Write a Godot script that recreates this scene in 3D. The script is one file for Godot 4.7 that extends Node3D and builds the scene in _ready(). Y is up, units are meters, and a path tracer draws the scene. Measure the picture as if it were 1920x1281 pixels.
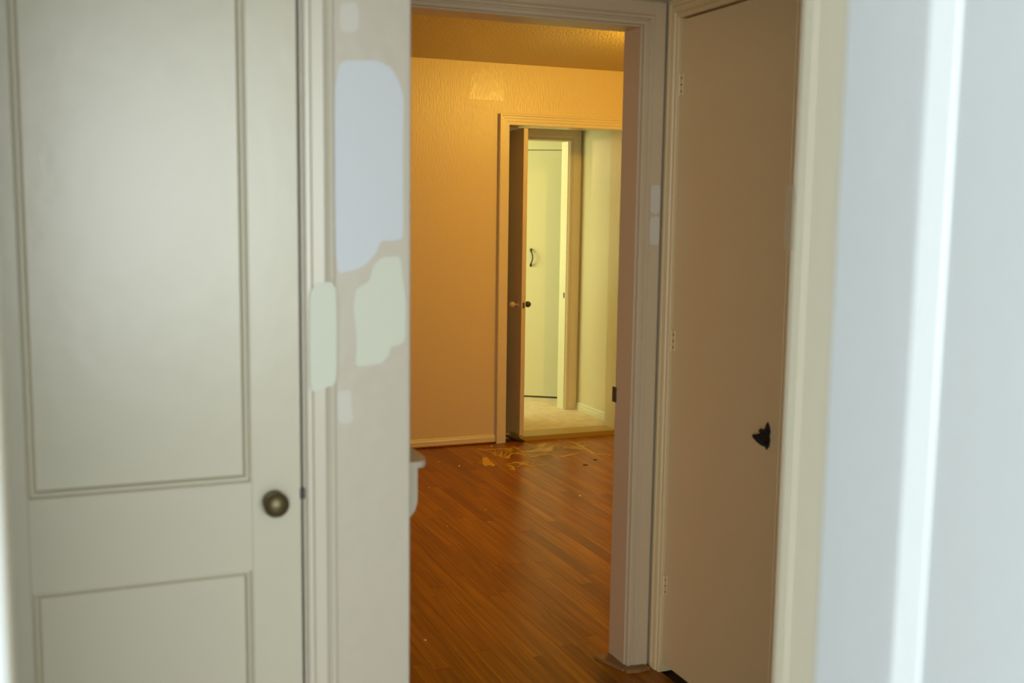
extends Node3D
# A hall seen from a doorway: panelled door on the left, open doorway to an amber-lit room, closet on the right.
# y up, metres, x to the right along the walls, -z into the picture. The camera stands at x = 0, z = 0.

const HW := -1.95      # hall wall that carries the panelled door (faces +z)
const DW := -2.97      # wall with the doorway to the amber room (hall face)
const FW := -6.29      # far wall of the amber room
const EW := -7.10      # end wall of the small lobby beyond
const CEIL := 2.37

var taken := {}
var M := {}
var windows := 0
var rng := RandomNumberGenerator.new()


# ---------------------------------------------------------------- helpers
func numbered(called: String) -> String:
	if not taken.has(called):
		taken[called] = 0
		return called
	taken[called] += 1
	return "%s_%03d" % [called, taken[called]]


func tag(o: Node, label := "", category := "", group := "", kind := "") -> void:
	if label: o.set_meta("label", label)
	if category: o.set_meta("category", category)
	if group: o.set_meta("group", group)
	if kind: o.set_meta("kind", kind)


func base(called: String, label: String, category: String, at := Vector3.ZERO, kind := "", group := "") -> Node3D:
	var o := Node3D.new()
	o.name = numbered(called)
	o.position = at
	add_child(o, true)
	tag(o, label, category, group, kind)
	return o


func begin() -> SurfaceTool:
	var st := SurfaceTool.new()
	st.begin(Mesh.PRIMITIVE_TRIANGLES)
	return st


func obj(called: String, st: SurfaceTool, mat: Material, parent: Node3D = null, label := "") -> MeshInstance3D:
	var o := MeshInstance3D.new()
	o.mesh = st.commit()
	o.material_override = mat
	o.cast_shadow = GeometryInstance3D.SHADOW_CASTING_SETTING_ON
	if parent:
		var key := str(parent.get_instance_id()) + called
		if taken.has(key):
			taken[key] += 1
			o.name = "%s_%03d" % [called, taken[key]]
		else:
			taken[key] = 0
			o.name = called
		parent.add_child(o, true)
	else:
		o.name = numbered(called)
		add_child(o, true)
	if label: o.set_meta("label", label)
	return o


func vert(st: SurfaceTool, p: Vector3, n: Vector3, uv: Vector2) -> void:
	st.set_normal(n)
	st.set_uv(uv)
	st.add_vertex(p)


func uv_of(p: Vector3, n: Vector3) -> Vector2:
	var a := n.abs()
	if a.y >= a.x and a.y >= a.z: return Vector2(p.x, p.z)
	if a.x >= a.z: return Vector2(p.z, p.y)
	return Vector2(p.x, p.y)


func tri(st: SurfaceTool, a: Vector3, b: Vector3, c: Vector3, out: Vector3, off := Vector2.ZERO) -> void:
	var n := (b - a).cross(c - a)
	if n.length_squared() < 1e-18: return
	if n.dot(out) > 0.0:
		var t := b
		b = c
		c = t
		n = -n
	n = -n.normalized()
	for p: Vector3 in [a, b, c]: vert(st, p, n, uv_of(p, n) + off)


func quad(st: SurfaceTool, a: Vector3, b: Vector3, c: Vector3, d: Vector3, out: Vector3, off := Vector2.ZERO) -> void:
	tri(st, a, b, c, out, off)
	tri(st, a, c, d, out, off)


# box between two corners; c > 0 chamfers every edge
func box(st: SurfaceTool, lo: Vector3, hi: Vector3, c := 0.0, off := Vector2.ZERO) -> void:
	var m := (lo + hi) / 2.0
	var h := (hi - lo) / 2.0
	c = minf(c, minf(h.x, minf(h.y, h.z)) * 0.9)
	for ax in 3:
		var u := (ax + 1) % 3
		var v := (ax + 2) % 3
		for s: float in [-1.0, 1.0]:
			var q := []
			for k: Vector2 in [Vector2(-1, -1), Vector2(1, -1), Vector2(1, 1), Vector2(-1, 1)]:
				var p := Vector3.ZERO
				p[ax] = s * h[ax]
				p[u] = k.x * (h[u] - c)
				p[v] = k.y * (h[v] - c)
				q.append(m + p)
			var n := Vector3.ZERO
			n[ax] = s
			quad(st, q[0], q[1], q[2], q[3], n, off)
			if c > 0.0:
				for s2: float in [-1.0, 1.0]:      # the edge between face ax and face u
					var e := []
					for k: Vector2 in [Vector2(0, -1), Vector2(0, 1), Vector2(1, 1), Vector2(1, -1)]:
						var p := Vector3.ZERO
						p[ax] = s * (h[ax] - c * k.x)
						p[u] = s2 * (h[u] - c * (1.0 - k.x))
						p[v] = k.y * (h[v] - c)
						e.append(m + p)
					var n2 := Vector3.ZERO
					n2[ax] = s
					n2[u] = s2
					quad(st, e[0], e[1], e[2], e[3], n2, off)
	if c > 0.0:
		for i in 8:
			var s := Vector3(1 if i & 1 else -1, 1 if i & 2 else -1, 1 if i & 4 else -1)
			tri(st, m + s * (h - Vector3(0, c, c)), m + s * (h - Vector3(c, 0, c)), m + s * (h - Vector3(c, c, 0)), s, off)


func slab(called: String, lo: Vector3, hi: Vector3, mat: Material, parent: Node3D = null, c := 0.0, label := "") -> MeshInstance3D:
	var st := begin()
	box(st, lo, hi, c)
	return obj(called, st, mat, parent, label)


# a moulding: profile points (u outwards from the edge, d out of the wall) run from a(u) to b(u); n = out of the wall
func moulding(st: SurfaceTool, prof: Array, a: Callable, b: Callable, n: Vector3) -> void:
	for i in prof.size() - 1:
		var p: Vector2 = prof[i]
		var q: Vector2 = prof[i + 1]
		var pa: Vector3 = a.call(p.x) + n * p.y
		var pb: Vector3 = b.call(p.x) + n * p.y
		var qa: Vector3 = a.call(q.x) + n * q.y
		var qb: Vector3 = b.call(q.x) + n * q.y
		var across: Vector3 = (a.call(q.x) + b.call(q.x)) - (a.call(p.x) + b.call(p.x))
		if across.length() < 1e-7:
			across = (a.call(p.x + 0.01) + b.call(p.x + 0.01)) - (a.call(p.x) + b.call(p.x))
		across = across.normalized()
		var t := q - p
		# left-hand normal of the profile points out of the solid
		var out := n * t.x - across * t.y
		quad(st, pa, pb, qb, qa, out)
	for f: Callable in [a, b]:                   # end caps
		var other: Callable = b if f == a else a
		var o: Vector3 = f.call(0.0) - other.call(0.0)
		for i in range(1, prof.size() - 1):
			var p0: Vector2 = prof[0]
			var p1: Vector2 = prof[i]
			var p2: Vector2 = prof[i + 1]
			tri(st, f.call(p0.x) + n * p0.y, f.call(p1.x) + n * p1.y, f.call(p2.x) + n * p2.y, o)


# door casing round an opening: origin + right*x, up*y, normal n. left/right legs may be left out
func casing(called: String, label: String, o: Vector3, right: Vector3, n: Vector3, xl: float, xr: float, top: float, prof: Array, mat: Material) -> Node3D:
	var t := base(called, label, "door trim", Vector3.ZERO, "structure")
	var up := Vector3.UP
	var st := begin()
	moulding(st, prof, func(u): return o + right * (xl - u), func(u): return o + right * (xl - u) + up * (top + u), n)
	obj("side_casing", st, mat, t)
	st = begin()
	moulding(st, prof, func(u): return o + right * (xr + u), func(u): return o + right * (xr + u) + up * (top + u), n)
	obj("side_casing", st, mat, t)
	st = begin()
	moulding(st, prof, func(u): return o + right * (xl - u) + up * (top + u), func(u): return o + right * (xr + u) + up * (top + u), n)
	obj("head_casing", st, mat, t)
	return t


# lathe: profile (radius, height) about an axis through c along d
func lathe(st: SurfaceTool, prof: Array, c: Vector3, d: Vector3, seg := 28) -> void:
	d = d.normalized()
	var e1 := d.cross(Vector3.UP if absf(d.y) < 0.9 else Vector3.RIGHT).normalized()
	var e2 := d.cross(e1)
	var nr := []
	for i in prof.size():
		var a: Vector2 = prof[maxi(i - 1, 0)]
		var b: Vector2 = prof[mini(i + 1, prof.size() - 1)]
		var t := (b - a).normalized()
		nr.append(Vector2(t.y, -t.x))
	for i in prof.size() - 1:
		for k in seg:
			var q := []
			for w in [[i, k], [i + 1, k], [i + 1, k + 1], [i, k + 1]]:
				var an: float = TAU * w[1] / seg
				var r: Vector3 = e1 * cos(an) + e2 * sin(an)
				var p: Vector2 = prof[w[0]]
				var nn: Vector2 = nr[w[0]]
				q.append([c + r * p.x + d * p.y, (r * nn.x + d * nn.y).normalized()])
			for w in [[0, 1, 2], [0, 2, 3]]:
				var A: Vector3 = q[w[0]][0]
				var B: Vector3 = q[w[1]][0]
				var C: Vector3 = q[w[2]][0]
				var g := (B - A).cross(C - A)
				if g.length_squared() < 1e-20: continue
				var order: Array = w
				if g.dot(q[w[0]][1] + q[w[1]][1] + q[w[2]][1]) > 0.0: order = [w[0], w[2], w[1]]
				for j in order: vert(st, q[j][0], q[j][1], Vector2(float(k) / seg, float(i) / prof.size()))


# round bar along points
func tube(st: SurfaceTool, pts: Array, radii: Array, seg := 10) -> void:
	var rings := []
	for i in pts.size():
		var t: Vector3 = (pts[mini(i + 1, pts.size() - 1)] - pts[maxi(i - 1, 0)]).normalized()
		var e1 := t.cross(Vector3(0.13, 0.3, 1).normalized()).normalized()
		var e2 := t.cross(e1)
		var ring := []
		for k in seg + 1:
			var r := e1 * cos(TAU * k / seg) + e2 * sin(TAU * k / seg)
			ring.append([pts[i] + r * radii[i], r])
		rings.append(ring)
	for i in pts.size() - 1:
		for k in seg:
			var q := [rings[i][k], rings[i + 1][k], rings[i + 1][k + 1], rings[i][k + 1]]
			for w in [[0, 1, 2], [0, 2, 3]]:
				var g: Vector3 = (q[w[1]][0] - q[w[0]][0]).cross(q[w[2]][0] - q[w[0]][0])
				var order: Array = w if g.dot(q[w[0]][1]) < 0.0 else [w[0], w[2], w[1]]
				for j in order: vert(st, q[j][0], q[j][1], Vector2.ZERO)
	for e in [0, pts.size() - 1]:
		var o: Vector3 = pts[0] - pts[1] if e == 0 else pts[e] - pts[e - 1]
		for k in seg: tri(st, pts[e], rings[e][k][0], rings[e][k + 1][0], o)


func rounded(poly: Array, times := 2) -> PackedVector2Array:
	var p := PackedVector2Array(poly)
	for t in times:
		var q := PackedVector2Array()
		for i in p.size():
			var a := p[i]
			var b := p[(i + 1) % p.size()]
			q.append(a.lerp(b, 0.14))
			q.append(a.lerp(b, 0.86))
		p = q
	return p


# a flat thing with an outline: corners o + ex*x + ey*y, thickness t along n
func plate(st: SurfaceTool, poly: PackedVector2Array, o: Vector3, ex: Vector3, ey: Vector3, n: Vector3, t: float) -> void:
	var at := func(v: Vector2, h: float) -> Vector3: return o + ex * v.x + ey * v.y + n * h
	var idx := Geometry2D.triangulate_polygon(poly)
	var mid := Vector2.ZERO
	for v in poly: mid += v / poly.size()
	for i in range(0, idx.size(), 3):
		tri(st, at.call(poly[idx[i]], t), at.call(poly[idx[i + 1]], t), at.call(poly[idx[i + 2]], t), n)
		tri(st, at.call(poly[idx[i]], 0.0), at.call(poly[idx[i + 1]], 0.0), at.call(poly[idx[i + 2]], 0.0), -n)
	var cw := Geometry2D.is_polygon_clockwise(poly)
	for i in poly.size():
		var a := poly[i]
		var b := poly[(i + 1) % poly.size()]
		var e := (b - a).normalized()
		var o2 := Vector2(e.y, -e.x) * (-1.0 if cw else 1.0)
		quad(st, at.call(a, 0.0), at.call(b, 0.0), at.call(b, t), at.call(a, t), ex * o2.x + ey * o2.y)


# ---------------------------------------------------------------- materials
func noise(freq: float, octaves := 3, sd := 1, type := FastNoiseLite.TYPE_SIMPLEX_SMOOTH, size := 512) -> NoiseTexture2D:
	var f := FastNoiseLite.new()
	f.noise_type = type
	f.frequency = freq
	f.fractal_octaves = octaves
	f.seed = sd
	var t := NoiseTexture2D.new()
	t.width = size
	t.height = size
	t.seamless = true
	t.noise = f
	return t


func mat(c: Color, rough := 0.5, spec := 0.5, bump: Texture2D = null, scale := Vector3.ONE, relief := 0.05) -> StandardMaterial3D:
	var m := StandardMaterial3D.new()
	m.albedo_color = c.linear_to_srgb()
	m.roughness = rough
	m.metallic_specular = spec
	if bump:
		m.heightmap_enabled = true
		m.heightmap_texture = bump
		m.heightmap_scale = relief
		m.uv1_triplanar = true
		m.uv1_world_triplanar = true
		m.uv1_scale = scale
	return m


func metal(c: Color, rough := 0.4) -> StandardMaterial3D:
	var m := mat(c, rough)
	m.metallic = 1.0
	return m


func grain_image() -> ImageTexture:
	var w := 512
	var h := 1024
	var im := Image.create(w, h, false, Image.FORMAT_RGB8)
	var f := FastNoiseLite.new()
	f.seed = 7
	f.frequency = 0.05
	f.fractal_octaves = 4
	var g := FastNoiseLite.new()
	g.seed = 11
	g.frequency = 0.011
	g.fractal_octaves = 2
	for y in h:
		for x in w:
			var warp := g.get_noise_2d(x * 1.5, y * 0.35) * 16.0
			var a := f.get_noise_2d(x + warp, y * 0.028)          # long streaks
			var b := f.get_noise_2d(x * 3.3 + 900.0, y * 0.12)     # pores
			var c := g.get_noise_2d(x * 0.8 + 300.0, y * 0.25)
			var v := clampf(0.86 + 0.09 * a + 0.03 * b + 0.13 * c, 0.3, 1.0)
			im.set_pixel(x, y, Color(v, pow(v, 1.18), pow(v, 1.35)))
	im.generate_mipmaps()
	return ImageTexture.create_from_image(im)


func carpet_image() -> ImageTexture:
	var im := Image.create(512, 512, false, Image.FORMAT_RGB8)
	var f := FastNoiseLite.new()
	f.seed = 3
	f.frequency = 0.25
	var g := FastNoiseLite.new()
	g.seed = 5
	g.frequency = 0.012
	for y in 512:
		for x in 512:
			var v := clampf(0.90 + 0.14 * f.get_noise_2d(x, y) + 0.06 * g.get_noise_2d(x, y), 0.4, 1.0)
			im.set_pixel(x, y, Color(v, v * 0.985, v * 0.95))
	im.generate_mipmaps()
	return ImageTexture.create_from_image(im)


func smear_image(sd: int, freq: float) -> ImageTexture:
	var im := Image.create(192, 192, false, Image.FORMAT_RGBA8)
	var f := FastNoiseLite.new()
	f.seed = sd
	f.frequency = freq
	f.fractal_octaves = 4
	for y in 192:
		for x in 192:
			var d := Vector2(x - 96, y - 96).length() / 96.0
			var a := clampf((1.0 - d) * 1.5 + f.get_noise_2d(x * 0.45, y) * 1.7 - 0.42, 0.0, 1.0)
			if d > 0.98: a = 0.0
			im.set_pixel(x, y, Color(1, 1, 1, a * 0.95))
	return ImageTexture.create_from_image(im)


func make_materials() -> void:
	var soft := noise(0.02, 3, 2)
	var brush := noise(0.035, 4, 4)
	var swirl := noise(0.03, 3, 9, FastNoiseLite.TYPE_PERLIN)
	M.door_paint = mat(Color(0.425, 0.393, 0.288), 0.32, 0.5, soft, Vector3(1.6, 1.0, 1.6), 0.03)
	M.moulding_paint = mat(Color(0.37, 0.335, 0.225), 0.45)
	M.trim_paint = mat(Color(0.455, 0.415, 0.315), 0.33)
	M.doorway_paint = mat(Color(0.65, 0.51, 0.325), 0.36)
	M.hall_paint = mat(Color(0.415, 0.37, 0.285), 0.42, 0.5, soft, Vector3(2, 2, 2), 0.06)
	M.closet_spill_paint = mat(Color(0.83, 0.645, 0.35), 0.45, 0.5, soft, Vector3(3, 3, 3), 0.06)  # cream paint with the far lamp's amber spill put into its colour
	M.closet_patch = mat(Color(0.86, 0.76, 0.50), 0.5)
	M.white_paint = mat(Color(0.56, 0.58, 0.58), 0.35, 0.5, soft, Vector3(2, 2, 2), 0.04)
	M.leaf_white = mat(Color(0.535, 0.565, 0.57), 0.35, 0.5, soft, Vector3(2, 2, 2), 0.03)
	M.jamb_paint = mat(Color(0.53, 0.485, 0.365), 0.4)
	M.patch_pale = mat(Color(0.72, 0.66, 0.55), 0.5)
	M.bead_paint = mat(Color(0.435, 0.395, 0.31), 0.45)
	M.shelf_paint = mat(Color(0.50, 0.445, 0.335), 0.35)
	M.patch_grey = mat(Color(0.455, 0.475, 0.48), 0.5)
	M.patch_green = mat(Color(0.48, 0.49, 0.39), 0.5)
	M.patch_cream = mat(Color(0.47, 0.44, 0.37), 0.5)
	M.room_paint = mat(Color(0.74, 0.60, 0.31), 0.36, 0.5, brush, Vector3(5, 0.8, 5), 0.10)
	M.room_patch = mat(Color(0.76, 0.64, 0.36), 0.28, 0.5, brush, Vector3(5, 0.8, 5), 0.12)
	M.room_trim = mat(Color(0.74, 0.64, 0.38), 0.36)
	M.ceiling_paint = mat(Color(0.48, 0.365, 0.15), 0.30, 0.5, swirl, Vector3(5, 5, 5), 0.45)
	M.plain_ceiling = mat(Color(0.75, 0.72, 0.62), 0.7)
	M.lobby_paint = mat(Color(0.72, 0.68, 0.42), 0.26, 0.5, brush, Vector3(4, 0.5, 4), 0.10)
	M.lobby_trim = mat(Color(0.68, 0.58, 0.36), 0.34)
	M.leaf_paint = mat(Color(0.72, 0.60, 0.36), 0.4)
	M.slab_paint = mat(Color(0.74, 0.74, 0.50), 0.34)
	M.closet_shade = mat(Color(0.05, 0.04, 0.03), 0.8)  # near-black colour stands in for the shade inside the closets
	M.brass = mat(Color(0.10, 0.075, 0.030), 0.42)
	M.brass.metallic = 0.55
	M.black_iron = mat(Color(0.012, 0.011, 0.011), 0.45)
	M.bronze = mat(Color(0.07, 0.04, 0.02), 0.4)
	M.knob_cream = mat(Color(0.62, 0.45, 0.27), 0.35)
	M.raw_wood = mat(Color(0.30, 0.16, 0.055), 0.7)
	M.sill_wood = mat(Color(0.42, 0.30, 0.05), 0.4)
	M.residue = mat(Color(0.68, 0.42, 0.06), 0.6)
	M.residue_pale = mat(Color(0.56, 0.37, 0.10), 0.6)
	M.fleck = mat(Color(0.85, 0.82, 0.74), 0.7)
	M.debris = mat(Color(0.07, 0.045, 0.02), 0.8)
	M.carpet = mat(Color(0.86, 0.76, 0.53), 0.85)
	M.carpet.albedo_texture = carpet_image()
	M.carpet.uv1_triplanar = true
	M.carpet.uv1_world_triplanar = true
	M.carpet.uv1_scale = Vector3(1.6, 1.6, 1.6)
	var grain := grain_image()
	M.planks = []
	for c: Color in [Color(0.39, 0.143, 0.003), Color(0.42, 0.160, 0.003), Color(0.49, 0.200, 0.005), Color(0.41, 0.150, 0.003), Color(0.33, 0.112, 0.002), Color(0.46, 0.182, 0.004)]:
		var m := mat(c, 0.28, 0.27)
		m.albedo_texture = grain
		m.uv1_scale = Vector3(7.0, 0.55, 1.0)
		M.planks.append(m)
	M.worn = []  # tones of the feathered floor smears: yellow glue, then a paler one
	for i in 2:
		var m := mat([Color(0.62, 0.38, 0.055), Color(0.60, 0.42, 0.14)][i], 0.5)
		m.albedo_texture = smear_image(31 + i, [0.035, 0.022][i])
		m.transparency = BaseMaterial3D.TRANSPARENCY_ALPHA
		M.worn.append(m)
	M.floor_bed = mat(Color(0.08, 0.03, 0.006), 0.6)
	var near_floor := mat(Color(0.62, 0.60, 0.56), 0.35)
	near_floor.albedo_texture = grain
	near_floor.uv1_scale = Vector3(7.0, 0.55, 1.0)
	M.near_floor = near_floor
	var pane := mat(Color(0.9, 0.95, 0.95), 0.05)
	pane.transparency = BaseMaterial3D.TRANSPARENCY_ALPHA
	pane.albedo_color.a = 0.06
	M.pane = pane
	var glow := mat(Color(0.9, 0.8, 0.6), 0.4)
	glow.emission_enabled = true
	glow.emission = Color(1.0, 0.62, 0.22).linear_to_srgb()
	glow.emission_energy_multiplier = 2.5
	M.lamp_glass = glow


# ---------------------------------------------------------------- doors
# a panelled leaf in its own axes: x 0..w, y 0..h, front at z = 0; panels = [Rect2 of each opening]
func panelled_leaf(t: Node3D, w: float, h: float, th: float, panels: Array, prof: Array, recess: float, m: Material, mm: Material) -> void:
	var xs := [panels[0].position.x, panels[0].end.x]
	slab("stile", Vector3(0, 0, -th), Vector3(xs[0], h, 0), m, t, 0.0015)
	slab("stile", Vector3(xs[1], 0, -th), Vector3(w, h, 0), m, t, 0.0015)
	var ys := [0.0]
	for r: Rect2 in panels: ys.append_array([r.position.y, r.end.y])
	ys.append(h)
	for i in range(0, ys.size(), 2):
		slab("rail", Vector3(xs[0], ys[i], -th), Vector3(xs[1], ys[i + 1], 0), m, t, 0.0)
	for r: Rect2 in panels:
		var pn := slab("panel", Vector3(r.position.x, r.position.y, -th * 0.7), Vector3(r.end.x, r.end.y, -recess), m, t)
		var st := begin()
		var a := Vector3(r.position.x, r.position.y, 0)
		var b := Vector3(r.end.x, r.end.y, 0)
		var n := Vector3(0, 0, 1)
		moulding(st, prof, func(u): return Vector3(a.x + u, a.y + u, 0), func(u): return Vector3(b.x - u, a.y + u, 0), n)
		moulding(st, prof, func(u): return Vector3(a.x + u, b.y - u, 0), func(u): return Vector3(b.x - u, b.y - u, 0), n)
		moulding(st, prof, func(u): return Vector3(a.x + u, a.y + u, 0), func(u): return Vector3(a.x + u, b.y - u, 0), n)
		moulding(st, prof, func(u): return Vector3(b.x - u, a.y + u, 0), func(u): return Vector3(b.x - u, b.y - u, 0), n)
		obj("panel_moulding", st, mm, pn)


func knob(parent: Node3D, called: String, c: Vector3, d: Vector3, r: float, m: Material, label := "", deep := 1.0) -> MeshInstance3D:
	var st := begin()
	var prof := [
		Vector2(r * 0.9, 0.0), Vector2(r * 0.9, 0.002), Vector2(r * 0.75, 0.005), Vector2(r * 0.42, 0.007), Vector2(r * 0.38, 0.016), Vector2(r * 0.45, 0.022),
		Vector2(r * 0.8, 0.027), Vector2(r * 0.97, 0.034), Vector2(r, 0.041), Vector2(r * 0.95, 0.047), Vector2(r * 0.80, 0.053), Vector2(r * 0.55, 0.058), Vector2(r * 0.28, 0.0605), Vector2(0.0005, 0.0615)]
	lathe(st, prof.map(func(v): return Vector2(v.x, v.y * deep)), c, d, 36)
	return obj(called, st, m, parent, label)


# ---------------------------------------------------------------- the scene
func _ready() -> void:
	rng.seed = 20
	# camera
	var cam := Camera3D.new()
	cam.name = "camera"
	var att := CameraAttributesPhysical.new()
	att.frustum_focal_length = 37.867
	att.exposure_aperture = 3.2
	att.frustum_focus_distance = 5.2
	att.frustum_near = 0.05
	att.frustum_far = 60.0
	cam.attributes = att
	var yaw := deg_to_rad(22.3341)
	var pitch := deg_to_rad(-6.9681)
	var roll := deg_to_rad(0.7836)
	cam.transform = Transform3D(Basis(Vector3.UP, -yaw) * Basis(Vector3.RIGHT, pitch) * Basis(Vector3.BACK, roll), Vector3(0, 1.48, 0))
	add_child(cam)
	cam.fov = rad_to_deg(2.0 * atan(640.5 / 2021.27))
	cam.near = 0.05
	cam.far = 60.0
	cam.current = true
	# environment: pale overcast daylight outside
	var env := Environment.new()
	env.background_mode = Environment.BG_SKY
	var sky := Sky.new()
	var sm := ProceduralSkyMaterial.new()
	sm.sky_top_color = Color(0.72, 0.80, 0.88)
	sm.sky_horizon_color = Color(0.88, 0.92, 0.92)
	sm.ground_bottom_color = Color(0.34, 0.38, 0.30)
	sm.ground_horizon_color = Color(0.60, 0.64, 0.56)
	sm.sun_angle_max = 1.0
	sky.sky_material = sm
	env.sky = sky
	env.background_energy_multiplier = 1.5
	env.tonemap_mode = Environment.TONE_MAPPER_LINEAR
	env.tonemap_exposure = 1.0
	env.sdfgi_enabled = true
	env.ssao_enabled = true
	env.ssil_enabled = true
	var we := WorldEnvironment.new()
	we.name = "environment"
	we.environment = env
	add_child(we)
	# daylight through the windows: one area light in each window opening
	daylight(Vector3(-0.8, 1.5, 2.55), Vector3(0, 0, -1), Vector2(4.4, 1.5), Color(0.91, 0.98, 1.0), 27.0)
	daylight(Vector3(1.58, 1.35, -7.95), Vector3(1, 0, 0), Vector2(1.0, 1.1), Color(0.96, 0.98, 0.58), 3.2)
	make_materials()
	near_room()
	hall()
	amber_room()
	lobby()
	loose_things()


func daylight(at: Vector3, towards: Vector3, size: Vector2, c: Color, energy: float) -> void:
	var l := AreaLight3D.new()
	l.name = numbered("daylight")
	l.area_size = size
	l.light_color = c.linear_to_srgb()
	l.light_energy = energy
	l.area_range = 30.0
	l.shadow_enabled = true
	l.transform = Transform3D(Basis.looking_at(towards, Vector3.UP), at)
	add_child(l)


func wall_z(called: String, label: String, x0: float, x1: float, z0: float, z1: float, h: float, m: Material, holes: Array) -> Node3D:
	# a wall across z with rectangular openings (Rect2 in x, y), as one mesh
	var st := begin()
	var x := x0
	for r: Rect2 in holes:
		box(st, Vector3(x, 0, z0), Vector3(r.position.x, h, z1))
		if r.position.y > 0.0: box(st, Vector3(r.position.x, 0, z0), Vector3(r.end.x, r.position.y, z1))
		if r.end.y < h: box(st, Vector3(r.position.x, r.end.y, z0), Vector3(r.end.x, h, z1))
		x = r.end.x
	box(st, Vector3(x, 0, z0), Vector3(x1, h, z1))
	var o := obj(called, st, m)
	tag(o, label, "wall", "", "structure")
	return o


func wall_x(called: String, label: String, x0: float, x1: float, z0: float, z1: float, h: float, m: Material, holes: Array) -> Node3D:
	var st := begin()
	var z := z0
	for r: Rect2 in holes:
		box(st, Vector3(x0, 0, z), Vector3(x1, h, r.position.x))
		if r.position.y > 0.0: box(st, Vector3(x0, 0, r.position.x), Vector3(x1, r.position.y, r.end.x))
		if r.end.y < h: box(st, Vector3(x0, r.end.y, r.position.x), Vector3(x1, h, r.end.x))
		z = r.end.x
	box(st, Vector3(x0, 0, z), Vector3(x1, h, z1))
	var o := obj(called, st, m)
	tag(o, label, "wall", "", "structure")
	return o


func flat_thing(called: String, label: String, category: String, lo: Vector3, hi: Vector3, m: Material) -> Node3D:
	var o := slab(called, lo, hi, m)
	tag(o, label, category, "", "structure")
	return o


func sash_window(label: String, o: Vector3, right: Vector3, w: float, h: float, n: Vector3) -> void:
	windows += 1
	# frame, meeting rail and two panes standing in an opening; o is the lower corner, n looks into the room
	var t := base("window_%d" % windows, label, "window", Vector3.ZERO, "structure")
	var up := Vector3.UP
	for s in [[0.0, 0.0, w, 0.05], [0.0, h - 0.05, w, h], [0.0, 0.05, 0.05, h - 0.05], [w - 0.05, 0.05, w, h - 0.05], [0.05, h / 2 - 0.02, w - 0.05, h / 2 + 0.02]]:
		var a: Vector3 = o + right * s[0] + up * s[1] - n * 0.04
		var b: Vector3 = o + right * s[2] + up * s[3] - n * 0.01
		slab("sash_bar", a.min(b), a.max(b), M.white_paint, t, 0.003)
	for s in [[0.05, h / 2 - 0.02], [h / 2 + 0.02, h - 0.05]]:
		var a: Vector3 = o + right * 0.05 + up * s[0] - n * 0.028
		var b: Vector3 = o + right * (w - 0.05) + up * s[1] - n * 0.024
		slab("pane", a.min(b), a.max(b), M.pane, t)


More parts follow.
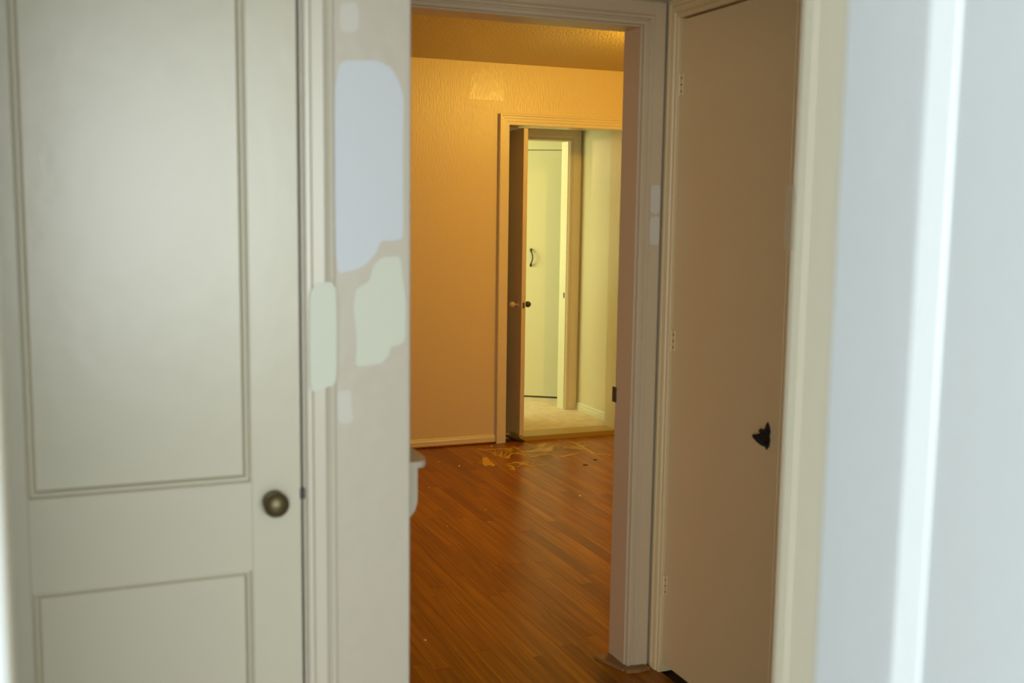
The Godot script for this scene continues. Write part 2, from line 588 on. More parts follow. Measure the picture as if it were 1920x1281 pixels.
# ---------------------------------------------------------------- the room the camera stands in
func near_room() -> void:
	var zf := -0.93
	wall_z("wall_near_front", "white painted wall of the nearest room, round its doorway", -3.4, 2.2, -0.965, zf, 2.4, M.white_paint, [Rect2(-0.07, 0, 0.838, 2.0)])
	wall_z("wall_hall_front", "hall side of the wall round the nearest doorway", -0.7, 1.731, -1.0, -0.965, 2.4, M.hall_paint, [Rect2(-0.07, 0, 0.838, 2.0)])
	wall_z("wall_near_back", "window wall behind the viewer", -3.4, 2.2, 2.62, 2.74, 2.4, M.white_paint, [Rect2(-3.0, 0.75, 4.4, 1.5)])
	wall_x("wall_near_left", "white left wall of the nearest room", -3.5, -3.4, -0.965, 2.74, 2.4, M.white_paint, [])
	wall_x("wall_near_right", "white right wall of the nearest room", 2.2, 2.3, -0.965, 2.74, 2.4, M.white_paint, [])
	flat_thing("ceiling_near", "white ceiling of the nearest room", "ceiling", Vector3(-3.5, 2.4, -0.965), Vector3(2.3, 2.5, 2.74), M.white_paint)
	flat_thing("floor_near", "wooden floor of the nearest room", "floor", Vector3(-3.5, -0.1, -1.0), Vector3(2.3, 0, 2.74), M.near_floor)
	sash_window("left double-hung window behind the viewer", Vector3(-3.0000, 0.75, 2.7), Vector3.RIGHT, 1.4667, 1.5, Vector3(0, 0, -1))
	sash_window("middle double-hung window behind the viewer", Vector3(-1.5333, 0.75, 2.7), Vector3.RIGHT, 1.4667, 1.5, Vector3(0, 0, -1))
	sash_window("right double-hung window behind the viewer", Vector3(-0.0667, 0.75, 2.7), Vector3.RIGHT, 1.4667, 1.5, Vector3(0, 0, -1))
	# jamb lining of the nearest doorway
	var j := base("trim_1", "cream jamb lining of the nearest doorway, beside the open white door", "door trim", Vector3.ZERO, "structure")
	slab("jamb", Vector3(0.75, 0, -1.0015), Vector3(0.769, 2.0, -0.9285), M.jamb_paint, j, 0.0004, "cream jamb at the right of the doorway")
	slab("door_stop", Vector3(0.7492, 0, -1.0012), Vector3(0.7505, 2.0, -0.978), M.jamb_paint, j, 0.0004)
	slab("jamb", Vector3(-0.071, 0, -1.0015), Vector3(-0.056, 2.0, -0.9285), M.jamb_paint, j, 0.0004, "cream jamb at the left of the doorway")
	slab("head_jamb", Vector3(-0.056, 1.985, -1.0), Vector3(0.75, 2.0, -0.932), M.jamb_paint, j, 0.0004)
	var prof := [Vector2(0, 0), Vector2(0, 0.012), Vector2(0.006, 0.018), Vector2(0.06, 0.02), Vector2(0.066, 0.026), Vector2(0.08, 0.026), Vector2(0.085, 0.02), Vector2(0.085, 0)]
	casing("trim_2", "white door casing at the left edge of the picture, close to the viewer", Vector3(0, 0, zf), Vector3.RIGHT, Vector3(0, 0, 1), -0.058, 0.80, 1.99, prof, M.white_paint)
	# the open white door, standing back against nothing at a right angle to its wall
	var d := base("door_1", "white panelled door standing open at the right edge, nearest the viewer", "door", Vector3(0.7485, 0.008, -0.927), "structure")
	d.rotation.y = -PI / 2          # local x runs to +z from the hinge, the front looks to -x
	panelled_leaf(d, 0.776, 1.98, 0.035, [Rect2(0.115, 0.14, 0.542, 0.68), Rect2(0.115, 0.98, 0.542, 0.86)], [Vector2(-0.0005, 0.0), Vector2(0.003, 0.0003), Vector2(0.028, -0.0095), Vector2(0.03, -0.013), Vector2(0.0, -0.013)], 0.012, M.leaf_white, M.leaf_white)


# ---------------------------------------------------------------- the hall
func hall() -> void:
	var trim_prof := [Vector2(0, 0), Vector2(0, 0.010), Vector2(0.003, 0.013), Vector2(0.010, 0.014), Vector2(0.013, 0.019), Vector2(0.034, 0.020), Vector2(0.038, 0.016), Vector2(0.046, 0.012), Vector2(0.053, 0.011), Vector2(0.056, 0.008), Vector2(0.056, 0)]
	# wall with the panelled door, with its swatches of paint
	var w := wall_z("wall_hall_left", "beige hall wall with patches of touch-up paint, between the left door and the doorway", -0.7, 0.59, HW - 0.06, HW, 2.4, M.hall_paint, [Rect2(-0.175, 0, 0.562, 2.0)])
	patch(w, "large pale grey paint patch", M.patch_grey, [Vector2(0.4495, 1.741), Vector2(0.53, 1.746), Vector2(0.556, 1.734), Vector2(0.570, 1.71), Vector2(0.579, 1.682), Vector2(0.577, 1.606), Vector2(0.578, 1.451), Vector2(0.577, 1.423), Vector2(0.556, 1.419), Vector2(0.536, 1.420), Vector2(0.526, 1.396), Vector2(0.503, 1.373), Vector2(0.485, 1.366), Vector2(0.4495, 1.358)])
	patch(w, "pale green ragged paint patch", M.patch_green, [Vector2(0.573, 1.391), Vector2(0.536, 1.389), Vector2(0.52, 1.373), Vector2(0.513, 1.344), Vector2(0.488, 1.331), Vector2(0.483, 1.296), Vector2(0.488, 1.253), Vector2(0.489, 1.224), Vector2(0.486, 1.185), Vector2(0.536, 1.189), Vector2(0.551, 1.205), Vector2(0.553, 1.22), Vector2(0.582, 1.227), Vector2(0.584, 1.304), Vector2(0.577, 1.353)])
	patch(w, "small cream paint patch low on the wall", M.patch_cream, [Vector2(0.451, 1.142), Vector2(0.477, 1.142), Vector2(0.479, 1.11), Vector2(0.482, 1.085), Vector2(0.475, 1.079), Vector2(0.454, 1.08)])
	patch(w, "small cream paint patch near the top", M.patch_cream, [Vector2(0.46, 1.839), Vector2(0.49, 1.846), Vector2(0.495, 1.831), Vector2(0.495, 1.804), Vector2(0.488, 1.793), Vector2(0.461, 1.791)])
	wall_x("wall_hall_return", "beige hall wall running back from the corner to the doorway", 0.53, 0.59, DW, HW - 0.06, 2.4, M.hall_paint, [])
	wall_z("wall_closet_back", "back of the closet behind the left door, coloured as shade", -0.7, 0.53, -2.55, -2.5, 2.4, M.closet_shade, [])
	wall_x("wall_hall_end", "far left end of the hall", -0.8, -0.7, -2.55, -0.965, 2.4, M.hall_paint, [])
	# corner bead
	var st := begin()
	box(st, Vector3(0.5835, 0, HW - 0.03), Vector3(0.5925, 2.4, HW + 0.002), 0.003)
	tag(obj("trim_3", st, M.bead_paint), "pale corner bead on the edge of the patched hall wall", "corner bead", "", "structure")
	var t := casing("trim_4", "cream casing round the panelled door, with a pale green patch", Vector3(0, 0, HW), Vector3.RIGHT, Vector3(0, 0, 1), -0.183, 0.3915, 1.995, trim_prof, M.trim_paint)
	var pb := begin()
	plate(pb, rounded([Vector2(0.3975, 1.326), Vector2(0.408, 1.343), Vector2(0.437, 1.347), Vector2(0.4465, 1.332), Vector2(0.4465, 1.158), Vector2(0.42, 1.150), Vector2(0.3975, 1.145), Vector2(0.3965, 1.227)]), Vector3(0, 0, HW + 0.0185), Vector3.RIGHT, Vector3.UP, Vector3(0, 0, 1), 0.0022)
	obj("paint_patch", pb, M.patch_green, t, "pale green paint patch on the door casing")
	var jm := base("trim_5", "jamb lining inside the panelled door frame", "door trim", Vector3.ZERO, "structure")
	slab("jamb", Vector3(0.3905, 0, HW - 0.06), Vector3(0.40, 2.0, HW + 0.004), M.trim_paint, jm)
	slab("jamb", Vector3(-0.195, 0, HW - 0.06), Vector3(-0.182, 2.0, HW + 0.004), M.trim_paint, jm)
	slab("head_jamb", Vector3(-0.182, 1.995, HW - 0.06), Vector3(0.3905, 2.008, HW + 0.004), M.trim_paint, jm)
	# the panelled door
	var d := base("door_2", "cream two-panel door with a dark brass knob, at the left", "door", Vector3(-0.177, 0.01, HW + 0.002), "structure")
	panelled_leaf(d, 0.5595, 1.98, 0.035, [Rect2(0.098, 0.14, 0.371, 0.668), Rect2(0.098, 0.971, 0.371, 0.88)], [Vector2(-0.0005, 0.0), Vector2(0.003, 0.0005), Vector2(0.004, -0.004), Vector2(0.009, -0.0045), Vector2(0.0125, -0.0085), Vector2(0.0135, -0.0125), Vector2(0.0, -0.0125)], 0.0115, M.door_paint, M.moulding_paint)
	knob(d, "doorknob", Vector3(0.509, 0.933, 0.0), Vector3(0, 0, 1), 0.0232, M.brass, "round dark brass doorknob", 0.72)
	slab("latch_bolt", Vector3(0.557, 0.932, -0.02), Vector3(0.566, 0.954, 0.0025), M.black_iron, d, 0.002)
	# wall shelf on the hidden side of the corner
	var sh := base("wall_shelf", "small white wall shelf with a rounded bracket, jutting out at the corner", "shelf", Vector3(0.59, 0.945, -2.15))
	st = begin()
	plate(st, PackedVector2Array([Vector2(0, 0.0), Vector2(0.08, 0.0), Vector2(0.092, -0.004), Vector2(0.100, -0.012), Vector2(0.106, -0.025), Vector2(0.109, -0.042), Vector2(0.110, -0.06), Vector2(0.110, -0.42), Vector2(0.09, -0.44), Vector2(0, -0.44)]), Vector3(0, -0.0135, 0), Vector3.RIGHT, Vector3.BACK, Vector3.UP, 0.0135)
	obj("shelf_board", st, M.shelf_paint, sh)
	for z in [-0.012, -0.41]:
		st = begin()
		plate(st, PackedVector2Array([Vector2(0, -0.0135), Vector2(0.084, -0.0135), Vector2(0.084, -0.085), Vector2(0.0825, -0.097), Vector2(0.078, -0.109), Vector2(0.071, -0.119), Vector2(0.063, -0.126), Vector2(0.05, -0.135), Vector2(0.03, -0.145), Vector2(0.0, -0.15)]), Vector3(0, 0, z - 0.016), Vector3.RIGHT, Vector3.UP, Vector3(0, 0, 1), 0.016)
		obj("bracket", st, M.shelf_paint, sh)
	# doorway wall: hall face
	var dprof := [Vector2(0, 0), Vector2(0, 0.010), Vector2(0.003, 0.013), Vector2(0.011, 0.013), Vector2(0.014, 0.008), Vector2(0.017, 0.008), Vector2(0.020, 0.015), Vector2(0.026, 0.016), Vector2(0.029, 0.012), Vector2(0.033, 0.018), Vector2(0.066, 0.019), Vector2(0.071, 0.016), Vector2(0.074, 0.010), Vector2(0.074, 0)]
	wall_z("wall_hall_back", "hall face of the wall round the open doorway to the amber room", 0.59, 1.731, -3.02, DW, 2.4, M.hall_paint, [Rect2(0.86, 0, 0.786, 2.052)])
	var c := casing("trim_6", "grooved cream casing round the open doorway to the amber room", Vector3(0, 0, DW), Vector3.RIGHT, Vector3(0, 0, 1), 0.868, 1.637, 2.042, dprof, M.doorway_paint)
	for pp in [["upper pale grey paint patch on the casing", M.patch_pale, [Vector2(1.6705, 1.558), Vector2(1.688, 1.563), Vector2(1.7025, 1.560), Vector2(1.703, 1.478), Vector2(1.69, 1.472), Vector2(1.6705, 1.478)]], ["lower pale green paint patch on the casing", M.patch_pale, [Vector2(1.6705, 1.462), Vector2(1.69, 1.466), Vector2(1.703, 1.463), Vector2(1.703, 1.380), Vector2(1.69, 1.377), Vector2(1.6705, 1.380)]]]:
		st = begin()
		plate(st, rounded(pp[2]), Vector3(0, 0, DW + 0.0175), Vector3.RIGHT, Vector3.UP, Vector3(0, 0, 1), 0.0020)
		obj("paint_patch", st, pp[1], c, pp[0])
	var dj := base("trim_7", "jamb lining of the open doorway, with a dark strike plate", "door trim", Vector3.ZERO, "structure")
	slab("jamb", Vector3(1.631, 0, -3.08), Vector3(1.646, 2.05, -2.972), M.doorway_paint, dj, 0.002)
	slab("jamb", Vector3(0.86, 0, -3.08), Vector3(0.873, 2.05, -2.972), M.doorway_paint, dj, 0.002)
	slab("head_jamb", Vector3(0.873, 2.037, -3.08), Vector3(1.631, 2.05, -2.972), M.doorway_paint, dj, 0.002)
	slab("strike_plate", Vector3(1.6265, 0.862, -3.092), Vector3(1.633, 0.912, -3.07), M.bronze, dj, 0.001, "dark strike plate")
	# right wall with the closet
	wall_x("wall_hall_right", "shaded cream hall wall round the closet door, amber spill in its colour", 1.731, 1.81, -3.02, -0.965, 2.4, M.closet_spill_paint, [Rect2(-2.9, 0, 0.568, 2.06)])
	slab_closet()
	flat_thing("ceiling_hall", "hall ceiling", "ceiling", Vector3(-0.8, 2.4, -3.02), Vector3(2.5, 2.5, -0.965), M.plain_ceiling)


func patch(w: Node3D, label: String, m: Material, poly: Array) -> void:
	var st := begin()
	plate(st, rounded(poly), Vector3(0, 0, HW), Vector3.RIGHT, Vector3.UP, Vector3(0, 0, 1), 0.0005)
	obj("paint_patch", st, m, w, label)


func slab_closet() -> void:
	var X := 1.731
	var n := Vector3(-1, 0, 0)
	var prof := [Vector2(0, 0), Vector2(0, 0.009), Vector2(0.003, 0.012), Vector2(0.012, 0.012), Vector2(0.015, 0.008), Vector2(0.019, 0.015), Vector2(0.034, 0.017), Vector2(0.038, 0.012), Vector2(0.047, 0.017), Vector2(0.057, 0.016), Vector2(0.06, 0.012), Vector2(0.06, 0)]
	var t := casing("trim_8", "grooved cream casing round the closet door, amber spill in its colour", Vector3(X, 0, 0), Vector3(0, 0, 1), n, -2.900, -2.332, 2.060, prof, M.closet_spill_paint)
	var pb := begin()
	plate(pb, rounded([Vector2(-2.327, 1.385), Vector2(-2.326, 1.55), Vector2(-2.29, 1.555), Vector2(-2.283, 1.385)]), Vector3(X - 0.0165, 0, 0), Vector3(0, 0, 1), Vector3.UP, n, 0.0025)
	obj("paint_patch", pb, M.closet_patch, t, "cream paint patch on the closet casing")
	# the flush door
	var d := base("door_3", "plain flush closet door with a black iron latch, right of the doorway", "door", Vector3(X, 0.032, -2.8945), "structure")
	slab("leaf", Vector3(-0.002, 0, 0), Vector3(0.028, 2.022, 0.5565), M.closet_spill_paint, d, 0.0015)
	for y in [1.83, 1.05, 0.262]:
		var st := begin()
		box(st, Vector3(-0.0045, y - 0.032, 0.001), Vector3(-0.001, y + 0.032, 0.016), 0.001)
		lathe(st, [Vector2(0.0005, -0.034), Vector2(0.0045, -0.034), Vector2(0.0045, 0.034), Vector2(0.0005, 0.034)], Vector3(-0.006, y, -0.002), Vector3.UP, 12)
		var h := obj("hinge", st, M.closet_spill_paint, d)
		for dy in [-0.02, 0.0, 0.02]:
			st = begin()
			lathe(st, [Vector2(0.0032, 0.0), Vector2(0.0028, 0.0008), Vector2(0.0003, 0.0010)], Vector3(-0.0045, y + dy, 0.010), Vector3(-1, 0, 0), 10)
			obj("screw", st, M.bronze, h)
	# black iron thumb latch: spear-shaped plate, cone-like grip, thumb prong
	var st := begin()
	plate(st, PackedVector2Array([Vector2(0, -0.040), Vector2(0.009, -0.030), Vector2(0.012, -0.012), Vector2(0.009, 0.0), Vector2(0.012, 0.012), Vector2(0.007, 0.026), Vector2(0.0, 0.036), Vector2(-0.007, 0.026), Vector2(-0.012, 0.012), Vector2(-0.009, 0.0), Vector2(-0.012, -0.012), Vector2(-0.009, -0.030)]), Vector3(-0.002, 0.853, 0.513), Vector3(0, 0, 1), Vector3.UP, n, 0.004)
	var la := obj("latch_plate", st, M.black_iron, d, "black iron latch plate")
	st = begin()
	tube(st, [Vector3(-0.004, 0.825, 0.513), Vector3(-0.016, 0.832, 0.511), Vector3(-0.028, 0.842, 0.507), Vector3(-0.040, 0.852, 0.503), Vector3(-0.043, 0.855, 0.502)], [0.006, 0.0085, 0.0085, 0.006, 0.003])
	tube(st, [Vector3(-0.003, 0.852, 0.513), Vector3(-0.015, 0.852, 0.512), Vector3(-0.034, 0.851, 0.507)], [0.008, 0.0085, 0.006])
	obj("grip", st, M.black_iron, la)
	st = begin()
	tube(st, [Vector3(-0.003, 0.860, 0.513), Vector3(-0.014, 0.863, 0.512), Vector3(-0.025, 0.866, 0.509), Vector3(-0.028, 0.866, 0.508)], [0.007, 0.007, 0.006, 0.003])
	obj("thumb_lever", st, M.black_iron, la)
	# closet behind
	wall_x("wall_closet_side", "inside of the closet, coloured as shade", 2.4, 2.5, -3.02, -2.0, 2.4, M.closet_shade, [])
	wall_z("wall_closet_end", "side of the closet, coloured as shade", 1.81, 2.4, -2.1, -2.0, 2.4, M.closet_shade, [])


# ---------------------------------------------------------------- the amber room
func amber_room() -> void:
	wall_z("wall_room_front", "amber room side of the doorway wall", 0.3, 4.1, -3.08, -3.02, 2.4, M.room_paint, [Rect2(0.86, 0, 0.786, 2.052)])
	var w := wall_z("wall_room_back", "amber-lit far wall with brush marks, round the far doorway", 0.3, 4.1, -6.45, FW, CEIL, M.room_paint, [Rect2(2.535, 0, 0.813, 2.01)])
	slab("paint_patch", Vector3(2.285, 2.145, FW - 0.001), Vector3(2.507, 2.335, FW + 0.0009), M.room_patch, w, 0.0004, "glossier square where something was taken off the wall")
	wall_x("wall_room_left", "left wall of the amber room", 0.2, 0.3, -6.45, -3.02, 2.4, M.room_paint, [])
	wall_x("wall_room_right", "right wall of the amber room", 4.1, 4.2, -6.45, -3.02, 2.4, M.room_paint, [])
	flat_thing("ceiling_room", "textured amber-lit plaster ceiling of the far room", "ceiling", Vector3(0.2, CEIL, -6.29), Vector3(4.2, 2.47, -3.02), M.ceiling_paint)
	# baseboard
	var prof := [Vector2(0.012, 0.0), Vector2(0.012, 0.013), Vector2(0.040, 0.013), Vector2(0.046, 0.009), Vector2(0.050, 0.010), Vector2(0.056, 0.005), Vector2(0.057, 0.0)]
	var b := base("baseboard_back", "amber-lit baseboard along the far wall, left of the far doorway", "baseboard", Vector3.ZERO, "structure")
	var st := begin()
	moulding(st, prof, func(u): return Vector3(0.3, u, FW), func(u): return Vector3(2.476, u, FW), Vector3(0, 0, 1))
	obj("board", st, M.room_trim, b)
	slab("shoe", Vector3(0.3, 0, FW), Vector3(2.476, 0.012, FW + 0.022), M.planks[4], b, 0.006, "dark wooden shoe moulding")
	var cprof := [Vector2(0, 0), Vector2(0, 0.013), Vector2(0.004, 0.016), Vector2(0.020, 0.016), Vector2(0.022, 0.0205), Vector2(0.038, 0.0205), Vector2(0.040, 0.025), Vector2(0.054, 0.025), Vector2(0.057, 0.030), Vector2(0.066, 0.030), Vector2(0.068, 0.027), Vector2(0.068, 0)]
	casing("trim_9", "stepped amber-lit casing round the far doorway", Vector3(0, 0, FW), Vector3.RIGHT, Vector3(0, 0, 1), 2.5435, 3.344, 2.0, cprof, M.room_trim)
	var j := base("trim_10", "jamb lining of the far doorway", "door trim", Vector3.ZERO, "structure")
	slab("jamb", Vector3(3.344, 0, -6.46), Vector3(3.36, 2.02, FW), M.lobby_paint, j)
	slab("jamb", Vector3(2.53, 0, -6.46), Vector3(2.542, 2.02, FW), M.room_trim, j)
	slab("head_jamb", Vector3(2.542, 2.001, -6.46), Vector3(3.344, 2.02, FW), M.lobby_paint, j)
	var s := flat_thing("trim_11", "worn olive wooden threshold of the far doorway", "threshold", Vector3(2.642, 0, -6.45), Vector3(3.346, 0.030, -6.278), M.sill_wood)
	# ceiling lamp, out of the picture behind the right jamb
	var l := base("ceiling_light", "round glass ceiling light of the amber room, hidden behind the jamb", "lamp", Vector3(2.95, CEIL, -4.7))
	st = begin()
	lathe(st, [Vector2(0.0005, 0.0), Vector2(0.085, 0.0), Vector2(0.085, -0.018), Vector2(0.06, -0.026), Vector2(0.0005, -0.026)], Vector3.ZERO, Vector3.UP)
	obj("canopy", st, M.brass, l)
	st = begin()
	lathe(st, [Vector2(0.0005, -0.20), Vector2(0.05, -0.195), Vector2(0.095, -0.165), Vector2(0.115, -0.12), Vector2(0.105, -0.075), Vector2(0.07, -0.04), Vector2(0.055, -0.026)], Vector3.ZERO, Vector3.UP)
	obj("lamp_globe", st, M.lamp_glass, l)
	var o := OmniLight3D.new()
	o.name = "lamp_bulb"
	o.position = Vector3(0, -0.12, 0)
	o.light_color = Color(1.0, 0.605, 0.10).linear_to_srgb()
	o.light_energy = 1.38
	o.light_size = 0.06
	o.omni_range = 12.0
	o.omni_attenuation = 2.0
	o.shadow_enabled = true
	l.add_child(o)
	# strip floor of hall and room
	var f := base("floor", "orange-brown varnished strip floor running from the hall into the amber room", "floor", Vector3.ZERO, "structure")
	slab("subfloor", Vector3(-0.8, -0.1, -6.45), Vector3(4.2, -0.012, -1.0), M.floor_bed, f)
	var bw := 0.0572
	var meshes := {}
	var x := 0.30
	var row := 0
	while x < 4.1:
		var z := -6.29
		var zend := -1.0 if x + bw < 1.735 else -3.05
		z -= rng.randf_range(0.0, 0.7)
		while z < zend:
			var far_off := x < 0.8 or x > 3.5 or z > -2.9
			var len := rng.randf_range(0.55, 1.25) if not far_off else rng.randf_range(2.2, 3.4)
			var z1 := minf(z + len, zend)
			var z0 := maxf(z, -6.29)
			if z1 - z0 > 0.02:
				st = begin()
				box(st, Vector3(x + 0.0001, -0.014, z0 + 0.0001), Vector3(x + bw - 0.0002, rng.randf_range(-0.0004, 0.0), z1 - 0.0001), 0.0005, Vector2(rng.randf() * 3.0, rng.randf() * 3.0))
				obj("plank", st, M.planks[rng.randi() % 6], f)
			z = z1
			if zend - z < 0.02: break
		x += bw
		row += 1


# ---------------------------------------------------------------- lobby and the room behind it
func lobby() -> void:
	wall_x("wall_lobby_right", "glossy yellowish right wall of the lobby beyond the far doorway", 3.438, 3.54, -7.1, -6.45, CEIL, M.lobby_paint, [])
	wall_x("wall_lobby_left", "left wall of the lobby beyond the far doorway", 2.44, 2.541, -7.1, -6.46, CEIL, M.lobby_paint, [])
	wall_z("lobby_light_block", "added block on the hinge side of the open leaf, keeping rear light off it", 2.541, 2.68, -7.0, -6.955, CEIL, M.lobby_paint, [])  # added to block rear light from the shaded face of the leaf
	flat_thing("lobby_head_block", "added block above the open leaf, keeping light off its left face", "wall", Vector3(2.541, 1.992, -6.955), Vector3(2.68, CEIL, -6.46), M.lobby_paint)  # added to cut off light from above, so the leaf face stays dark
	wall_z("wall_lobby_back", "end wall of the lobby round the last doorway", 1.5, 3.9, -7.205, EW, CEIL, M.lobby_paint, [Rect2(2.47, 0, 0.868, 1.985)])
	var prof := [Vector2(0, 0), Vector2(0, 0.010), Vector2(0.006, 0.016), Vector2(0.018, 0.010), Vector2(0.03, 0.018), Vector2(0.07, 0.02), Vector2(0.085, 0.02), Vector2(0.085, 0)]
	casing("trim_12", "tan casing round the last doorway at the end of the lobby", Vector3(0, 0, EW), Vector3.RIGHT, Vector3(0, 0, 1), 2.485, 3.340, 1.973, prof, M.lobby_trim)
	var j := base("trim_13", "pale jamb lining of the last doorway", "door trim", Vector3.ZERO, "structure")
	slab("jamb", Vector3(3.333, 0, -7.21), Vector3(3.345, 1.985, -7.102), M.slab_paint, j)
	slab("jamb", Vector3(2.465, 0, -7.21), Vector3(2.48, 1.985, -7.102), M.slab_paint, j)
	slab("head_jamb", Vector3(2.48, 1.97, -7.21), Vector3(3.333, 1.985, -7.102), M.slab_paint, j)
	slab("strike_plate", Vector3(3.3315, 0.845, -7.135), Vector3(3.334, 0.885, -7.115), M.bronze, j)
	flat_thing("ceiling_lobby", "pale ceiling beyond the far doorway", "ceiling", Vector3(1.4, CEIL, -9.2), Vector3(4.2, 2.47, -6.29), M.plain_ceiling)
	flat_thing("floor_lobby", "beige carpeted floor beyond the far doorway", "floor", Vector3(1.4, -0.1, -9.2), Vector3(4.2, 0.022, -6.44), M.carpet)
	var b := base("baseboard_lobby", "pale ridged baseboard on the right lobby wall", "baseboard", Vector3.ZERO, "structure")
	var st := begin()
	moulding(st, [Vector2(0.02, 0.0), Vector2(0.02, 0.013), Vector2(0.052, 0.013), Vector2(0.058, 0.009), Vector2(0.066, 0.012), Vector2(0.074, 0.006), Vector2(0.08, 0.0)], func(u): return Vector3(3.438, u, -7.08), func(u): return Vector3(3.438, u, -6.46), Vector3(-1, 0, 0))
	obj("board", st, M.slab_paint, b)
	# the room behind: shell with a window on its left
	wall_x("wall_rear_left", "window wall of the rear room", 1.4, 1.5, -9.2, -7.1, CEIL, M.lobby_paint, [Rect2(-8.45, 0.8, 1.0, 1.1)])
	wall_x("wall_rear_right", "right wall of the rear room", 4.1, 4.2, -9.2, -7.1, CEIL, M.lobby_paint, [])
	wall_z("wall_rear_back", "back wall of the rear room", 1.4, 4.2, -9.3, -9.2, CEIL, M.lobby_paint, [])
	sash_window("double-hung window of the rear room, out of the picture", Vector3(1.47, 0.8, -8.45), Vector3(0, 0, 1), 1.0, 1.1, Vector3(1, 0, 0))
	# hanging lamp of the rear room, out of the picture
	var l := base("pendant_lamp", "small hanging lamp of the rear room, hidden behind the far wall", "lamp", Vector3(2.62, CEIL, -8.3))
	st = begin()
	lathe(st, [Vector2(0.0005, 0.0), Vector2(0.05, 0.0), Vector2(0.045, -0.015), Vector2(0.006, -0.02), Vector2(0.006, -0.30), Vector2(0.03, -0.305), Vector2(0.03, -0.33), Vector2(0.0005, -0.33)], Vector3.ZERO, Vector3.UP)
	obj("cord", st, M.bronze, l)
	st = begin()
	lathe(st, [Vector2(0.0005, -0.50), Vector2(0.045, -0.49), Vector2(0.08, -0.455), Vector2(0.09, -0.415), Vector2(0.08, -0.375), Vector2(0.05, -0.34), Vector2(0.03, -0.33)], Vector3.ZERO, Vector3.UP)
	obj("lamp_globe", st, M.lamp_glass, l)
	var bulb := OmniLight3D.new()
	bulb.name = "pendant_bulb"
	bulb.position = Vector3(0, -0.415, 0)
	bulb.light_color = Color(1.0, 0.72, 0.34).linear_to_srgb()
	bulb.light_energy = 0.30
	bulb.light_size = 0.07
	bulb.omni_range = 8.0
	bulb.omni_attenuation = 2.0
	bulb.shadow_enabled = true
	l.add_child(bulb)
	# angled closet front with a flush door and black pull
	var a := Vector3(2.95, 0, -7.886)
	var dir := Vector3(0.837, 0, 0.547).normalized()
	var nn := Vector3(-0.547, 0, 0.837).normalized()
	var bs := Basis(dir, Vector3.UP, nn)
	var g := base("wall_rear_angle", "pale angled wall above and beside the rear closet door", "wall", a, "structure")
	g.basis = bs
	slab("wall_head", Vector3(0, 1.937, -0.08), Vector3(0.95, CEIL, 0.0), M.slab_paint, g)
	slab("wall_side", Vector3(0, 0.0, -0.08), Vector3(0.28, 1.937, 0.0), M.slab_paint, g)
	slab("wall_side", Vector3(0.88, 0.0, -0.08), Vector3(0.95, 1.937, 0.0), M.slab_paint, g)
	slab("back", Vector3(0, 0.0, -0.12), Vector3(0.95, 1.94, -0.085), M.closet_shade, g)
	var d := base("door_4", "pale flush door with a black bow pull, seen through the two far doorways", "door", a + dir * 0.285 + Vector3(0, 0.035, 0), "structure")
	d.basis = bs
	slab("leaf", Vector3(0, 0, -0.03), Vector3(0.59, 1.897, -0.001), M.slab_paint, d, 0.002)
	st = begin()
	var px := 0.128
	var bow := [[1.012, 0.0, 0.003, 0.006], [1.02, 0.0, 0.007, 0.009], [1.030, 0.001, 0.012, 0.007], [1.04, 0.006, 0.018, 0.0055], [1.06, 0.014, 0.022, 0.005], [1.085, 0.017, 0.023, 0.005], [1.108, 0.013, 0.021, 0.005], [1.124, 0.005, 0.016, 0.0055], [1.132, 0.001, 0.012, 0.007], [1.140, 0.0, 0.007, 0.009], [1.150, 0.0, 0.003, 0.006]]
	tube(st, bow.map(func(b): return Vector3(px + b[1], b[0], b[2])), bow.map(func(b): return b[3]))
	obj("pull_handle", st, M.black_iron, d, "black iron bow handle")
	# the leaf standing open just behind the far doorway
	var lf := base("door_5", "open door leaf seen edge-on behind the far doorway, its left face in shade", "door", Vector3(2.652, 0.032, -6.95), "structure")
	slab("leaf", Vector3(0, 0, 0), Vector3(0.029, 1.955, 0.645), M.leaf_paint, lf, 0.0015)
	knob(lf, "doorknob", Vector3(0.0, 0.845, 0.585), Vector3(-1, 0, 0), 0.021, M.knob_cream, "cream doorknob")
	knob(lf, "doorknob", Vector3(0.029, 0.845, 0.585), Vector3(1, 0, 0), 0.020, M.bronze, "dark bronze doorknob")
	slab("latch_plate", Vector3(0.008, 0.825, 0.643), Vector3(0.021, 0.862, 0.6465), M.bronze, lf, 0.0008, "dark latch plate")


